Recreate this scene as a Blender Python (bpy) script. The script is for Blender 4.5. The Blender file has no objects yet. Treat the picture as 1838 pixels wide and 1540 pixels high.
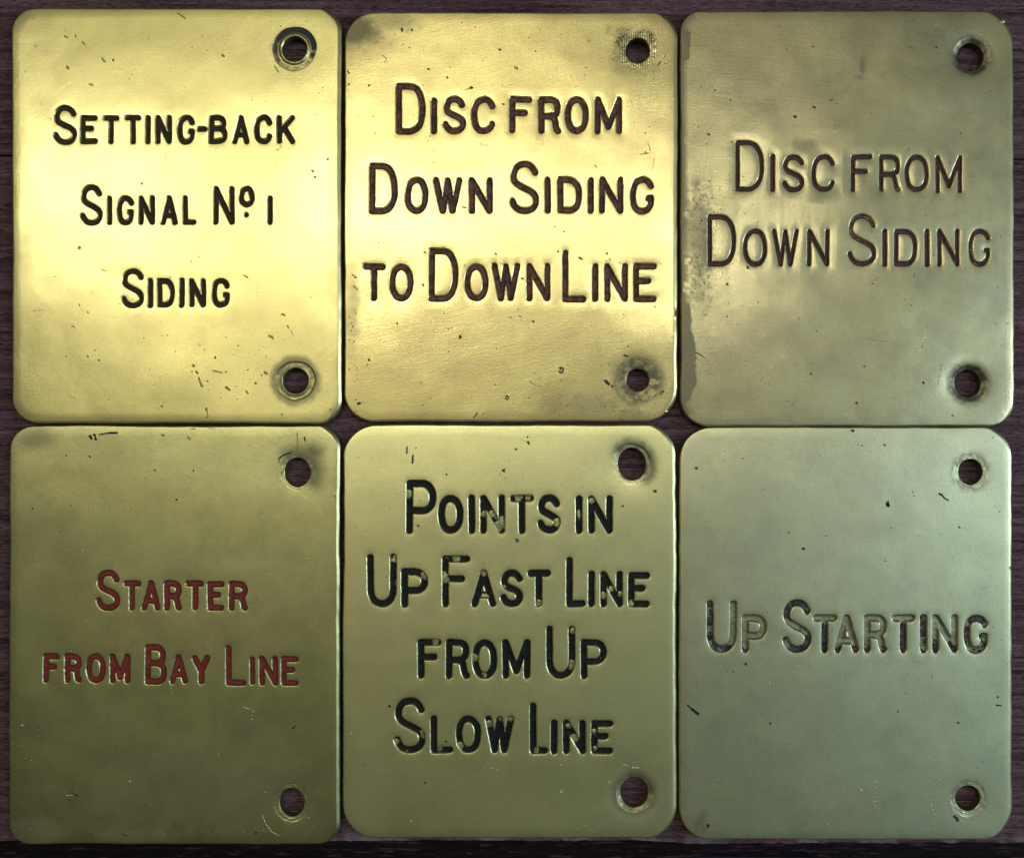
import bpy, math, random
import numpy as np
from mathutils import Vector
from mathutils.geometry import delaunay_2d_cdt

U = 0.000125            # one photograph pixel on the plates' faces, in metres
T = 22.0                # plate thickness, px
D = 1800.0              # camera height above the plates' faces, px
S = bpy.context.scene
C = S.collection

# ---------------------------------------------------------------- camera, world, lamps
cam = bpy.data.objects.new('camera', bpy.data.cameras.new('camera'))
C.objects.link(cam); S.camera = cam
cam.location = (0, 0, (T + D) * U)
cam.data.sensor_width = 36.0
cam.data.lens = 36.0 * D / 1838.0
cam.data.clip_start = 0.005; cam.data.clip_end = 20

w = bpy.data.worlds.new('World'); S.world = w; w.use_nodes = True
bg = w.node_tree.nodes['Background']
bg.inputs['Color'].default_value = (0.82, 1.0, 0.78, 1)
bg.inputs['Strength'].default_value = 0.040

def lamp(name, loc, target, sx, sy, power, color, spread=180):
    l = bpy.data.lights.new(name, 'AREA'); l.shape = 'RECTANGLE'; l.size = sx; l.size_y = sy
    l.energy = power; l.color = color; l.spread = math.radians(spread)
    o = bpy.data.objects.new(name, l); C.objects.link(o)
    o.location = loc
    o.rotation_euler = (Vector(target) - Vector(loc)).to_track_quat('-Z', 'Y').to_euler()
    return o
K = D * U
def over(px, py, H):                    # the point at height H that a plate at photo pixel (px, py) mirrors to the camera
    f = 1 + H / K
    return ((px - 919) * U * f, (770 - py) * U * f, H)
for (px_, py_, sx_, sy_, pw_) in ((70, 352, .07, .06, .44), (258, 345, .11, .04, .34), (572, 350, .07, .05, .24), (705, 398, .12, .05, .44), (965, 378, .14, .04, .44), (1268, 428, .05, .10, .62)):
    lamp('ceiling_lamp', over(px_, py_, 1.3), over(px_, py_, 0.0), sx_, sy_, pw_*1.15, (1.0, 0.97, 0.90))
lamp('ceiling_tube_lamp', over(600, 375, 1.3), (-0.04, 0.05, 0), 0.90, 0.12, 0.60, (1.0, 0.95, 0.72))
lamp('ceiling_diffuser_lamp', over(545, 340, 1.3), (0, 0, 0), 0.85, 0.84, 1.30, (1.0, 0.94, 0.64))
lamp('window_light', (1.7, 0.0, 0.55), (0, 0, 0), 0.16, 2.9, 27.0, (0.60, 0.76, 1.0))
lamp('window_light', (0.84, -0.14, 1.0), (0.1, 0, 0), 0.9, 0.8, 1.02, (0.43, 0.75, 1.0))

S.view_settings.view_transform = 'Standard'; S.view_settings.look = 'None'
S.view_settings.exposure = 0.0; S.view_settings.gamma = 1.0; S.view_settings.use_curve_mapping = False

# ---------------------------------------------------------------- noise
def hash2(ix, iy, seed):
    n = (ix * 374761393 + iy * 668265263 + seed * 974711) & 0x7fffffff
    n = ((n ^ (n >> 13)) * 1274126177) & 0x7fffffff
    return ((n ^ (n >> 16)) & 0xffffff) / float(0xffffff)
def vnoise(x, y, scale, seed=0):
    x = np.asarray(x, float) / scale + 1000.0; y = np.asarray(y, float) / scale + 1000.0
    ix = np.floor(x).astype(np.int64); iy = np.floor(y).astype(np.int64)
    fx = x - ix; fy = y - iy
    fx = fx*fx*fx*(fx*(fx*6-15)+10); fy = fy*fy*fy*(fy*(fy*6-15)+10)
    a = hash2(ix, iy, seed); b = hash2(ix+1, iy, seed); c = hash2(ix, iy+1, seed); d = hash2(ix+1, iy+1, seed)
    return (a*(1-fx)+b*fx)*(1-fy) + (c*(1-fx)+d*fx)*fy
def fbm(x, y, scale, seed=0, n=4):
    s = 0; a = 1; t = 0
    for k in range(n):
        s = s + a*vnoise(x, y, scale/2**k, seed+17*k); t += a; a *= .55
    return s/t
def sstep(a, b, x):
    t = np.clip((x-a)/(b-a), 0, 1); return t*t*(3-2*t)

# ---------------------------------------------------------------- materials
class NT:
    def __init__(s, name):
        s.m = bpy.data.materials.new(name); s.m.use_nodes = True
        s.t = s.m.node_tree; s.t.nodes.clear(); s.out = s.n('ShaderNodeOutputMaterial')
    def n(s, ty, **kw):
        n = s.t.nodes.new(ty)
        for k, v in kw.items(): setattr(n, k, v)
        return n
    def put(s, inp, v):
        if isinstance(v, bpy.types.NodeSocket): s.t.links.new(v, inp)
        elif v is not None: inp.default_value = v
    def math(s, op, a, b=None, c=None, clamp=False):
        n = s.n('ShaderNodeMath', operation=op, use_clamp=clamp)
        s.put(n.inputs[0], a)
        if b is not None: s.put(n.inputs[1], b)
        if c is not None: s.put(n.inputs[2], c)
        return n.outputs[0]
    def mix(s, f, a, b, mode='MIX'):
        n = s.n('ShaderNodeMix', data_type='RGBA', blend_type=mode)
        s.put(n.inputs[0], f); s.put(n.inputs[6], a); s.put(n.inputs[7], b); return n.outputs[2]
    def attr(s, name): return s.n('ShaderNodeAttribute', attribute_name=name).outputs['Fac']
    def coord(s, sx=1, sy=1, sz=1, loc=(0, 0, 0)):
        tc = s.n('ShaderNodeTexCoord'); mp = s.n('ShaderNodeMapping')
        s.t.links.new(tc.outputs['Object'], mp.inputs[0])
        mp.inputs['Scale'].default_value = (sx/U, sy/U, sz/U); mp.inputs['Location'].default_value = loc
        return mp.outputs[0]
    def noise(s, vec, scale, detail=3, rough=.55, dist=0):
        n = s.n('ShaderNodeTexNoise'); s.put(n.inputs['Vector'], vec); n.inputs['Scale'].default_value = scale
        n.inputs['Detail'].default_value = detail; n.inputs['Roughness'].default_value = rough
        n.inputs['Distortion'].default_value = dist; return n.outputs['Fac']
    def ramp(s, f, lo, hi, a=0., b=1.):
        n = s.n('ShaderNodeMapRange'); n.interpolation_type = 'SMOOTHSTEP'
        s.put(n.inputs[0], f); s.put(n.inputs[1], lo); s.put(n.inputs[2], hi); s.put(n.inputs[3], a); s.put(n.inputs[4], b)
        return n.outputs[0]
    def bump(s, h, dist, strength=1., normal=None):
        n = s.n('ShaderNodeBump'); n.inputs['Strength'].default_value = strength; n.inputs['Distance'].default_value = dist
        s.put(n.inputs['Height'], h)
        if normal is not None: s.put(n.inputs['Normal'], normal)
        return n.outputs[0]
    def bsdf(s, col, rough, metal=0., normal=None, spec=.5):
        n = s.n('ShaderNodeBsdfPrincipled'); s.put(n.inputs['Base Color'], col); s.put(n.inputs['Roughness'], rough)
        s.put(n.inputs['Metallic'], metal); n.inputs['Specular IOR Level'].default_value = spec
        if normal is not None: s.put(n.inputs['Normal'], normal)
        return n.outputs[0]
    def mixs(s, f, a, b):
        n = s.n('ShaderNodeMixShader'); s.put(n.inputs[0], f); s.put(n.inputs[1], a); s.put(n.inputs[2], b); return n.outputs[0]
    def done(s, sh): s.t.links.new(sh, s.out.inputs[0]); return s.m

def brass(nt, col, dull, r0, r1, broad, seed):
    """worn brass: a sharper and a broader lobe; attributes tarnish and dirt colour it."""
    off = (seed*311.0, seed*173.0, 0)
    v = nt.coord(loc=off)
    vs = nt.coord(1, .12, 1, loc=off)        # drawn out along y
    vh = nt.coord(.06, 1, 1, loc=off)        # drawn out along x
    tarn_shade = nt.attr('tarnish_and_shade'); dirt_and_shade = nt.attr('dirt_and_shade')
    big = nt.noise(v, .012, 7, .68, .4); mid = nt.noise(v, .06, 5, .7); fine = nt.noise(v, .33, 3, .7)
    streak = nt.noise(vs, .22, 3, .6); hs = nt.noise(vh, .45, 3, .6)
    c = nt.mix(nt.ramp(big, .3, .75), col, dull)
    c = nt.mix(nt.math('MULTIPLY', nt.ramp(mid, .5, .75), .22), c, dull)
    c = nt.mix(nt.math('MULTIPLY', tarn_shade, 1.0, clamp=True), c, (0.030, 0.026, 0.024, 1))
    # tiny specks of verdigris and grime
    vor = nt.n('ShaderNodeTexVoronoi'); nt.put(vor.inputs['Vector'], v); vor.inputs['Scale'].default_value = .07
    sp = nt.math('LESS_THAN', vor.outputs['Distance'], nt.math('MULTIPLY', nt.ramp(nt.noise(v, .03, 2), .45, .8), .13))
    c = nt.mix(nt.math('MULTIPLY', sp, .55), c, (0.10, 0.085, 0.04, 1))
    c = nt.mix(nt.attr('pale'), c, (0.62, 0.62, 0.52, 1))
    c = nt.mix(dirt_and_shade, c, (0.02, 0.018, 0.016, 1))
    g = nt.math('MULTIPLY_ADD', nt.math('SUBTRACT', fine, .5), .5, 1.0)
    hsv = nt.n('ShaderNodeHueSaturation'); nt.put(hsv.inputs['Color'], c); nt.put(hsv.inputs['Value'], g)
    c = hsv.outputs[0]
    h = nt.math('ADD', nt.math('MULTIPLY', fine, .55), nt.math('ADD', nt.math('MULTIPLY', streak, .35), nt.math('MULTIPLY', hs, .35)))
    for ang, sc in ((.5, .5), (-.9, .6), (2.1, .4)):
        rt = nt.n('ShaderNodeVectorRotate', rotation_type='Z_AXIS'); nt.put(rt.inputs['Vector'], v); rt.inputs['Angle'].default_value = ang+seed*.37
        sc_ = nt.n('ShaderNodeVectorMath', operation='MULTIPLY'); nt.put(sc_.inputs[0], rt.outputs[0]); sc_.inputs[1].default_value = (.02, 1, 1)
        h = nt.math('ADD', h, nt.math('MULTIPLY', nt.noise(sc_.outputs[0], sc, 3, .75), .45))
    nrm = nt.bump(h, .15*U, 1.0)
    nrm2 = nt.bump(nt.noise(v, .02, 2, .5), .2*U, 1.0, nrm)
    ra = nt.math('ADD', nt.math('ADD', r0, nt.math('MULTIPLY', mid, .05)), nt.math('MULTIPLY', tarn_shade, .3))
    rb = nt.math('ADD', r1, nt.math('MULTIPLY', tarn_shade, .15))
    met = nt.math('SUBTRACT', 1.0, nt.math('MULTIPLY', nt.math('MAXIMUM', nt.math('MULTIPLY', nt.attr('pale'), .8), nt.math('MAXIMUM', nt.math('MULTIPLY', tarn_shade, .55), dirt_and_shade)), .9), clamp=True)
    return nt.mixs(broad, nt.bsdf(c, ra, met, nrm2), nt.bsdf(c, rb, met, nrm2))

def plate_material(name, **k):
    nt = NT(name); return nt.done(brass(nt, **k))

def letter_material(name, paint, paint2, cracks, rough, seed, bk):
    nt = NT(name)
    br = brass(nt, **bk)
    v = nt.coord(loc=(seed*71., seed*37., 0)); oi = nt.n('ShaderNodeObjectInfo').outputs['Random']
    al = nt.attr('along')
    cv = nt.n('ShaderNodeCombineXYZ'); nt.put(cv.inputs[0], nt.math('MULTIPLY_ADD', oi, 900., al))
    cv.inputs[1].default_value = 0
    vor = nt.n('ShaderNodeTexVoronoi'); vor.voronoi_dimensions = '1D'; nt.put(vor.inputs['W'], nt.math('MULTIPLY_ADD', oi, 900., nt.math('MULTIPLY_ADD', nt.noise(v, .12, 2), 22., al))); vor.inputs['Scale'].default_value = .13
    edge = nt.n('ShaderNodeTexVoronoi'); edge.voronoi_dimensions = '1D'; edge.feature = 'DISTANCE_TO_EDGE'
    nt.t.links.new(vor.inputs['W'].links[0].from_socket, edge.inputs['W']); edge.inputs['Scale'].default_value = .13
    cell = nt.n('ShaderNodeSeparateColor'); nt.put(cell.inputs[0], vor.outputs['Color'])
    f = nt.ramp(nt.math('ADD', nt.math('MULTIPLY', nt.noise(v, .12, 3, .7), 1.0-cracks), nt.math('MULTIPLY', cell.outputs[0], cracks)), .35, .7)
    c = nt.mix(f, paint, paint2)
    crack = nt.math('MULTIPLY', nt.ramp(edge.outputs['Distance'], 0.0, .10, 1., 0.), cracks*1.3, clamp=True)
    c = nt.mix(crack, c, (0.012, 0.008, 0.007, 1))
    c = nt.mix(nt.math('MULTIPLY', nt.ramp(nt.noise(v, .45, 2, .7), .62, .8), .25), c, (0.25, 0.22, 0.20, 1))
    # grime packed against the groove's wall
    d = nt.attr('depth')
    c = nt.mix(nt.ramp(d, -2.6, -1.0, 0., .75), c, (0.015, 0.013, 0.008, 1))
    nrm = nt.bump(nt.math('SUBTRACT', nt.noise(v, .3, 4, .7), nt.math('MULTIPLY', crack, .8)), 1.3*U, 1.0)
    ps = nt.bsdf(c, rough, 0., nrm, .25)
    p = nt.attr('paint')
    n2 = nt.math('MULTIPLY_ADD', nt.math('SUBTRACT', nt.noise(v, .22, 4, .75), .5), 1.5, p)
    return nt.done(nt.mixs(nt.ramp(n2, .46, .54), br, ps))

# ---------------------------------------------------------------- contours
CASES = {}
for case in range(1, 15):
    ins = [bool(case >> k & 1) for k in range(4)]
    exits = [k for k in range(4) if ins[k] and not ins[(k+1) % 4]]
    segs = []
    for p in exits:
        q = p
        for s_ in range(1, 5):
            q = (p + s_) % 4
            if not ins[q] and ins[(q+1) % 4]: break
        segs.append((p, q))
    CASES[case] = segs
def contours(F, x0, y0, h, level, spacing):
    """closed loops with F < level on their left"""
    H, W = F.shape
    I = F < level
    c = I[:-1, :-1]*1 + I[:-1, 1:]*2 + I[1:, 1:]*4 + I[1:, :-1]*8
    js, is_ = np.nonzero((c > 0) & (c < 15))
    nxt = {}
    HW = H*W
    for j, i in zip(js.tolist(), is_.tolist()):
        b = j*W+i
        ids = (b, HW+b+1, b+W, HW+b)
        for p, q in CASES[int(c[j, i])]: nxt[ids[p]] = ids[q]
    Ff = F.ravel()
    def pt(e):
        if e < HW: a, b = e, e+1
        else: a = e-HW; b = a+W
        t = (level-Ff[a])/(Ff[b]-Ff[a])
        ya, xa = divmod(a, W); yb, xb = divmod(b, W)
        return (x0+h*(xa+(xb-xa)*t), y0+h*(ya+(yb-ya)*t))
    loops = []
    while nxt:
        s0, e = nxt.popitem(); L = [s0]
        while e != s0:
            L.append(e)
            e = nxt.pop(e, None)
            if e is None: break
        if e is None: continue
        P = np.array([pt(k) for k in L])
        if len(P) < 4: continue
        seg = np.linalg.norm(np.roll(P, -1, 0)-P, axis=1); tot = seg.sum()
        n = max(5, int(round(tot/spacing)))
        cum = np.concatenate([[0], np.cumsum(seg)]); PP = np.vstack([P, P[:1]])
        tt = np.linspace(0, tot, n, endpoint=False)
        Q = np.stack([np.interp(tt, cum, PP[:, 0]), np.interp(tt, cum, PP[:, 1])], 1)
        loops.append(Q)
    return loops

def bilin(F, x0, y0, h, x, y):
    H, W = F.shape
    u = np.clip((np.asarray(x)-x0)/h, 0, W-1.001); v = np.clip((np.asarray(y)-y0)/h, 0, H-1.001)
    i = u.astype(int); j = v.astype(int); u = u-i; v = v-j
    return (F[j, i]*(1-u)+F[j, i+1]*u)*(1-v) + (F[j+1, i]*(1-u)+F[j+1, i+1]*u)*v

def triangulate(loops, points, fieldtest):
    """CDT of oriented loops (kept side on the left for 'keep' loops) plus loose points; fieldtest(x, y) decides triangles with no loop edge."""
    vs = []; es = []; directed = {}
    base = 0
    for L, keepside in loops:
        n = len(L)
        vs += [(float(p[0]), float(p[1])) for p in L]
        for k in range(n):
            a = base+k; b = base+(k+1) % n
            es.append((a, b))
            if keepside is not None: directed[(a, b)] = keepside
        base += n
    vs += [(float(p[0]), float(p[1])) for p in points]
    r = delaunay_2d_cdt([Vector(v) for v in vs], es, [], 0, 1e-6)
    V = np.array([(v.x, v.y) for v in r[0]]); F = np.array([f for f in r[2]], int)
    orig = np.array([o[0] if o else -1 for o in r[3]], int)
    a, b, c = V[F[:, 0]], V[F[:, 1]], V[F[:, 2]]
    area = (b[:, 0]-a[:, 0])*(c[:, 1]-a[:, 1])-(b[:, 1]-a[:, 1])*(c[:, 0]-a[:, 0])
    F[area < 0] = F[area < 0][:, ::-1]
    cen = (a+b+c)/3
    keep = fieldtest(cen[:, 0], cen[:, 1])
    OF = orig[F]
    if directed:
        M = base+1
        key = np.array([k[0]*M+k[1] for k in directed], np.int64); val = np.array(list(directed.values()))
        o = np.argsort(key); key = key[o]; val = val[o]
        for k in range(3):
            p, q = OF[:, k], OF[:, (k+1) % 3]
            ok = (p >= 0) & (q >= 0) & (p < base) & (q < base)
            for s_, (x, y) in ((True, (p, q)), (False, (q, p))):
                kk = x.astype(np.int64)*M+y
                idx = np.clip(np.searchsorted(key, kk), 0, len(key)-1)
                hit = ok & (key[idx] == kk)
                keep[hit] = np.where(val[idx[hit]], s_, not s_)
    F = F[keep & (np.abs(area) > 1e-9)]
    used = np.unique(F); remap = -np.ones(len(V), int); remap[used] = np.arange(len(used))
    return V[used], remap[F], orig[used]

def make_mesh(name, V, F, mat, parent=None, attrs=None, sharp=None, loc=(0, 0, 0), flat=False):
    me = bpy.data.meshes.new(name)
    V = np.asarray(V, float)*U
    me.from_pydata(V.tolist(), [], F.tolist() if isinstance(F, np.ndarray) else F)
    for k, a in (attrs or {}).items():
        at = me.attributes.new(k, 'FLOAT', 'POINT'); at.data.foreach_set('value', np.asarray(a, np.float32))
    me.materials.append(mat)
    if not flat: me.shade_smooth()
    if sharp: me.set_sharp_from_angle(angle=math.radians(sharp))
    me.update()
    o = bpy.data.objects.new(name, me); C.objects.link(o)
    o.location = loc
    if parent: o.parent = parent
    return o

# ---------------------------------------------------------------- lettering: centre lines in a unit box, y down
def bez(p0, p1, p2, p3, n=12):
    t = np.linspace(0, 1, n)[:, None]
    p0, p1, p2, p3 = map(np.array, (p0, p1, p2, p3))
    return ((1-t)**3*p0+3*(1-t)**2*t*p1+3*(1-t)*t*t*p2+t**3*p3).tolist()
def path(*seg):
    """first point, then points or (c1, c2, p) curves"""
    P = [list(seg[0])]
    for s_ in seg[1:]:
        if len(s_) == 3: P += bez(P[-1], s_[0], s_[1], s_[2])[1:]
        else: P.append(list(s_))
    return P
EL = [[.5+.5*math.copysign(abs(math.cos(a))**.92, math.cos(a)), .5+.5*math.copysign(abs(math.sin(a))**.92, math.sin(a))] for a in np.linspace(0, 2*math.pi, 40)]
GLY = {
 'S': [path((.97, .18), ((.86, .05), (.70, 0), (.52, 0)), ((.2, 0), (.05, .12), (.05, .26)), ((.05, .40), (.22, .44), (.5, .51)), ((.85, .59), (1, .65), (1, .77)), ((1, .92), (.8, 1), (.5, 1)), ((.25, 1), (.1, .93), (0, .79)))],
 'E': [path((1, 0), (0, 0), (0, 1), (1, 1)), path((0, .46), (.70, .46))],
 'F': [path((1, 0), (0, 0), (0, 1)), path((0, .44), (.76, .44))],
 'T': [path((0, 0), (1, 0)), path((.5, 0), (.5, 1))],
 'I': [path((.5, 0), (.5, 1))],
 'N': [path((0, 1), (0, 0), (1, 1), (1, 0))],
 'G': [path((1, .20), ((.9, .06), (.76, 0), (.55, 0)), ((.15, 0), (0, .22), (0, .5)), ((0, .8), (.15, 1), (.5, 1)), ((.85, 1), (1, .88), (1, .58)), (.86, .58))],
 'C': [path((1, .21), ((.88, .06), (.74, 0), (.56, 0)), ((.15, 0), (0, .22), (0, .5)), ((0, .8), (.15, 1), (.55, 1)), ((.76, 1), (.88, .93), (.98, .79)))],
 '-': [path((0, .5), (1, .5))],
 'B': [path((0, 0), (.45, 0), ((.8, 0), (.9, .1), (.9, .22)), ((.9, .36), (.8, .45), (.5, .46)), (0, .46)), path((.5, .46), ((.9, .47), (1, .58), (1, .72)), ((1, .9), (.85, 1), (.5, 1)), (0, 1), (0, 0))],
 'A': [path((0, 1), (.5, 0), (1, 1)), path((.14, .72), (.86, .72))],
 'K': [path((0, 0), (0, 1)), path((1, 0), (0, .64)), path((.36, .41), (1, 1))],
 'L': [path((0, 0), (0, 1), (1, 1))],
 'O': [EL], 'o': [EL],
 '.': [path((.5, .5), (.52, .5))],
 '1': [path((.5, 0), (.5, 1))],
 'D': [path((0, 0), (.42, 0), ((.82, 0), (1, .2), (1, .5)), ((1, .8), (.82, 1), (.42, 1)), (0, 1), (0, 0))],
 'R': [path((0, 1), (0, 0), (.5, 0), ((.85, 0), (.97, .1), (.97, .27)), ((.97, .42), (.85, .53), (.5, .53)), (0, .53)), path((.42, .53), ((.72, .54), (.8, .62), (.84, .75)), ((.88, .9), (.9, .95), (1, 1)))],
 'M': [path((0, 1), (0, 0), (.5, .86), (1, 0), (1, 1))],
 'W': [path((0, 0), (.28, 1), (.5, .02), (.72, 1), (1, 0))],
 'U': [path((0, 0), (0, .66), ((0, .88), (.2, 1), (.5, 1)), ((.8, 1), (1, .88), (1, .66)), (1, 0))],
 'P': [path((0, 1), (0, 0), (.5, 0), ((.85, 0), (1, .12), (1, .29)), ((1, .46), (.85, .58), (.5, .58)), (0, .58))],
 'Y': [path((0, 0), (.5, .55), (1, 0)), path((.5, .55), (.5, 1))],
}
def seg_sdf(X, Y, paths, hw):
    """distance to strokes minus half width; arc position of the nearest point"""
    best = np.full(X.shape, 1e9); al = np.zeros(X.shape); s0 = 0.
    for P in paths:
        for (ax, ay), (bx, by) in zip(P[:-1], P[1:]):
            dx, dy = bx-ax, by-ay; L2 = dx*dx+dy*dy+1e-9; L = math.sqrt(L2)
            t = np.clip(((X-ax)*dx+(Y-ay)*dy)/L2, 0, 1)
            d = np.hypot(X-ax-t*dx, Y-ay-t*dy)
            m = d < best
            best = np.where(m, d, best); al = np.where(m, s0+t*L, al); s0 += L
        s0 += 40
    return best-hw, al

# ---------------------------------------------------------------- the six plates: everything in photograph pixels
def row(y0, y1, *items):
    return [(g, x0, x1, y0+dy0, y1+dy1) for (g, x0, x1, dy0, dy1) in [(i+(0, 0))[:5] if len(i) == 3 else i for i in items]]
PL = []
PL.append(dict(
 label='brass lever plate engraved Setting-back Signal No 1 Siding in thin black letters', box=(20, 613, 14.5, 761), r=(44, 42, 44, 46), sw=8.0,
 letters=row(208, 258, ('S', 96, 136.5, -18, 1.5), ('E', 144, 174), ('T', 185, 213.5), ('T', 224.5, 252.5), ('I', 261, 269.5), ('N', 279, 308), ('G', 318, 348.5, -.5, .5), ('-', 353.5, 371, 0, 0), ('B', 375, 407), ('A', 417, 446.5), ('C', 456.5, 487.5, -.5, .5), ('K', 497, 528.5))
  + row(352, 403, ('S', 144, 183, -19, 1), ('I', 192, 200), ('G', 209.5, 239), ('N', 248, 277), ('A', 288, 318.5), ('L', 328, 351.5), ('N', 383, 419.5, -17, 0), ('o', 429, 456, -17, -31), ('.', 438, 445.5, 30, -13), ('1', 480, 488))
  + row(500.5, 551.5, ('S', 218, 257.5, -17.5, 1.5), ('I', 265, 274), ('D', 282, 313), ('I', 321.5, 330.5), ('N', 339.5, 369), ('G', 380, 411.5)),
 holes=[(528.5, 88, 22, 22.5, 40, 'collar'), (530, 683.5, 22.5, 23, 37, 'ring')]))
PL.append(dict(
 label='brass lever plate engraved Disc from Down Siding to Down Line, red-brown wax letters', box=(618, 1217.5, 22, 757), r=(54, 46, 60, 52), sw=9.6,
 letters=row(176, 240, ('D', 711, 763, -26, 1), ('I', 774, 784), ('S', 795, 835, -2.5, 0), ('C', 846, 888.5, -2.5, 0), ('F', 915, 954, -2, -1), ('R', 966.5, 1006.5, -2, 0), ('O', 1014, 1056, -2, 0), ('M', 1068, 1116, -1, 0))
  + row(319.5, 383, ('D', 663, 713, -26, 1), ('O', 727, 768, -1, 1), ('W', 777.5, 829), ('N', 842, 883.5), ('S', 915, 967, -29.5, 1), ('I', 978, 988), ('D', 1000.5, 1044, -1.5, 0), ('I', 1055, 1065), ('N', 1076, 1118, -1, 0), ('G', 1131, 1173, -1.5, 1))
  + row(474, 540, ('T', 651.5, 691), ('O', 699, 741), ('D', 770, 822, -28, 1), ('O', 834, 876), ('W', 883, 932.5, -1, 0), ('N', 945, 987), ('L', 1010, 1051, -24, 2), ('I', 1063, 1073.5, 0, 1), ('N', 1085, 1126.5, 0, 1), ('E', 1137, 1178, -1, 1)),
 holes=[(1144.5, 91.5, 21.5, 23, 34, 'filed'), (1145, 682, 20, 20.5, 42, 'turned')]))
PL.append(dict(
 label='dull brass plate engraved only Disc from Down Siding, brown stain along left edge', box=(1221.5, 1822, 19, 765), r=(38, 58, 44, 50), sw=6.9,
 letters=row(278.5, 344, ('D', 1320.5, 1371, -25.5, -1), ('I', 1383, 1391.5, 0, -1), ('S', 1405, 1443.5), ('C', 1457.5, 1498), ('F', 1528, 1565.5), ('R', 1579, 1616), ('O', 1624.5, 1667.5), ('M', 1680, 1727, 1, 1.5))
  + row(412, 477.5, ('D', 1270.5, 1321, -26, 0), ('O', 1334.5, 1377, -1, .5), ('W', 1387, 1433.5), ('N', 1449.5, 1488.5), ('S', 1522, 1572.5, -27, -.5), ('I', 1584.5, 1593), ('D', 1605.5, 1646.5), ('I', 1660, 1668.5), ('N', 1683, 1722), ('G', 1738.5, 1777)),
 holes=[(1744, 101, 22.5, 25, 36, 'soft'), (1739.5, 688, 22.5, 24, 36, 'soft')]))
PL.append(dict(
 label='dull brass lever plate engraved Starter from Bay Line in bright red letters', box=(15, 610, 763.5, 1516), r=(44, 42, 40, 40), sw=9.6,
 letters=row(1042.5, 1095, ('S', 172, 214.5, -19, .5), ('T', 221, 252), ('A', 253.5, 287), ('R', 294, 325), ('T', 333, 365.5), ('E', 371.5, 401.5, 1, .5), ('R', 410, 444, 1, .5))
  + row(1174, 1226, ('F', 76.5, 106, -1, -1.5), ('R', 115, 145.5, -1, -1.5), ('O', 154, 189, -1, -1), ('M', 197, 232.5), ('B', 260, 298.5, -17, 2), ('A', 304, 336.5, 1.5, 1), ('Y', 344.5, 376, 3, 1), ('L', 405, 440, -15, 4), ('I', 448.5, 457, 4.5, 3.5), ('N', 465, 498, 4, 3.5), ('E', 504.5, 535, 4, 4.5)),
 holes=[(533.5, 847.5, 23, 26, 33, 'arc'), (523.5, 1440, 22.5, 25.5, 36, 'faint')]))
PL.append(dict(
 label='brass lever plate engraved Points in Up Fast Line from Up Slow Line, black letters', box=(615, 1215.5, 762, 1505), r=(60, 56, 58, 62), sw=11.2,
 letters=row(889, 957.5, ('P', 729, 782, -27, 0), ('O', 786, 831), ('I', 841, 852.5), ('N', 862, 905.5), ('T', 916, 957), ('S', 964.5, 1005, -1, -1), ('I', 1033.5, 1045.5, 1, 0), ('N', 1056, 1099.5, 1, 0))
  + row(1023, 1089, ('U', 659, 711.5, -28, 0), ('P', 720.5, 767, -2.5, 1), ('F', 794, 843, -25, 0), ('A', 846, 889.5), ('S', 898, 938.5), ('T', 947, 988), ('L', 1017, 1050, -23, 0), ('I', 1056, 1067.5, 2, 0), ('N', 1078, 1117.5, 3, 0), ('E', 1128, 1166, 4, 0))
  + row(1147.5, 1218, ('F', 750, 791), ('R', 800.5, 842.5), ('O', 847.5, 892), ('M', 902, 951.5), ('U', 981, 1032, -24, 0), ('P', 1043, 1088.5))
  + row(1285, 1351.5, ('S', 707, 763, -33, 0), ('L', 773, 813), ('O', 818, 863), ('W', 871, 922), ('L', 951.5, 983, -23, 1.5), ('I', 988.5, 1000.5, 7, 2), ('N', 1011, 1051.5, 7, 2), ('E', 1061, 1100, 8, 2)),
 holes=[(1134.5, 833, 25, 28.5, 38, 'worn'), (1139, 1422.5, 25, 27, 36, 'dimple')]))
PL.append(dict(
 label='greenish brass lever plate engraved Up Starting, the letter paint mostly worn away', box=(1219, 1818.5, 766, 1508), r=(58, 56, 58, 56), sw=11.2,
 letters=row(1103.5, 1171, ('U', 1269, 1322, -25.5, 0), ('P', 1332, 1376.5), ('S', 1405, 1456, -27, 0), ('T', 1459.5, 1502), ('A', 1498.5, 1541), ('R', 1552, 1592), ('T', 1601, 1642), ('I', 1651.5, 1664), ('N', 1674, 1719), ('G', 1730, 1773, 0, 1)),
 holes=[(1743, 847, 22, 22.5, 34, 'faint'), (1737.5, 1432.5, 22.5, 22.5, 34, 'faint')]))

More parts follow.
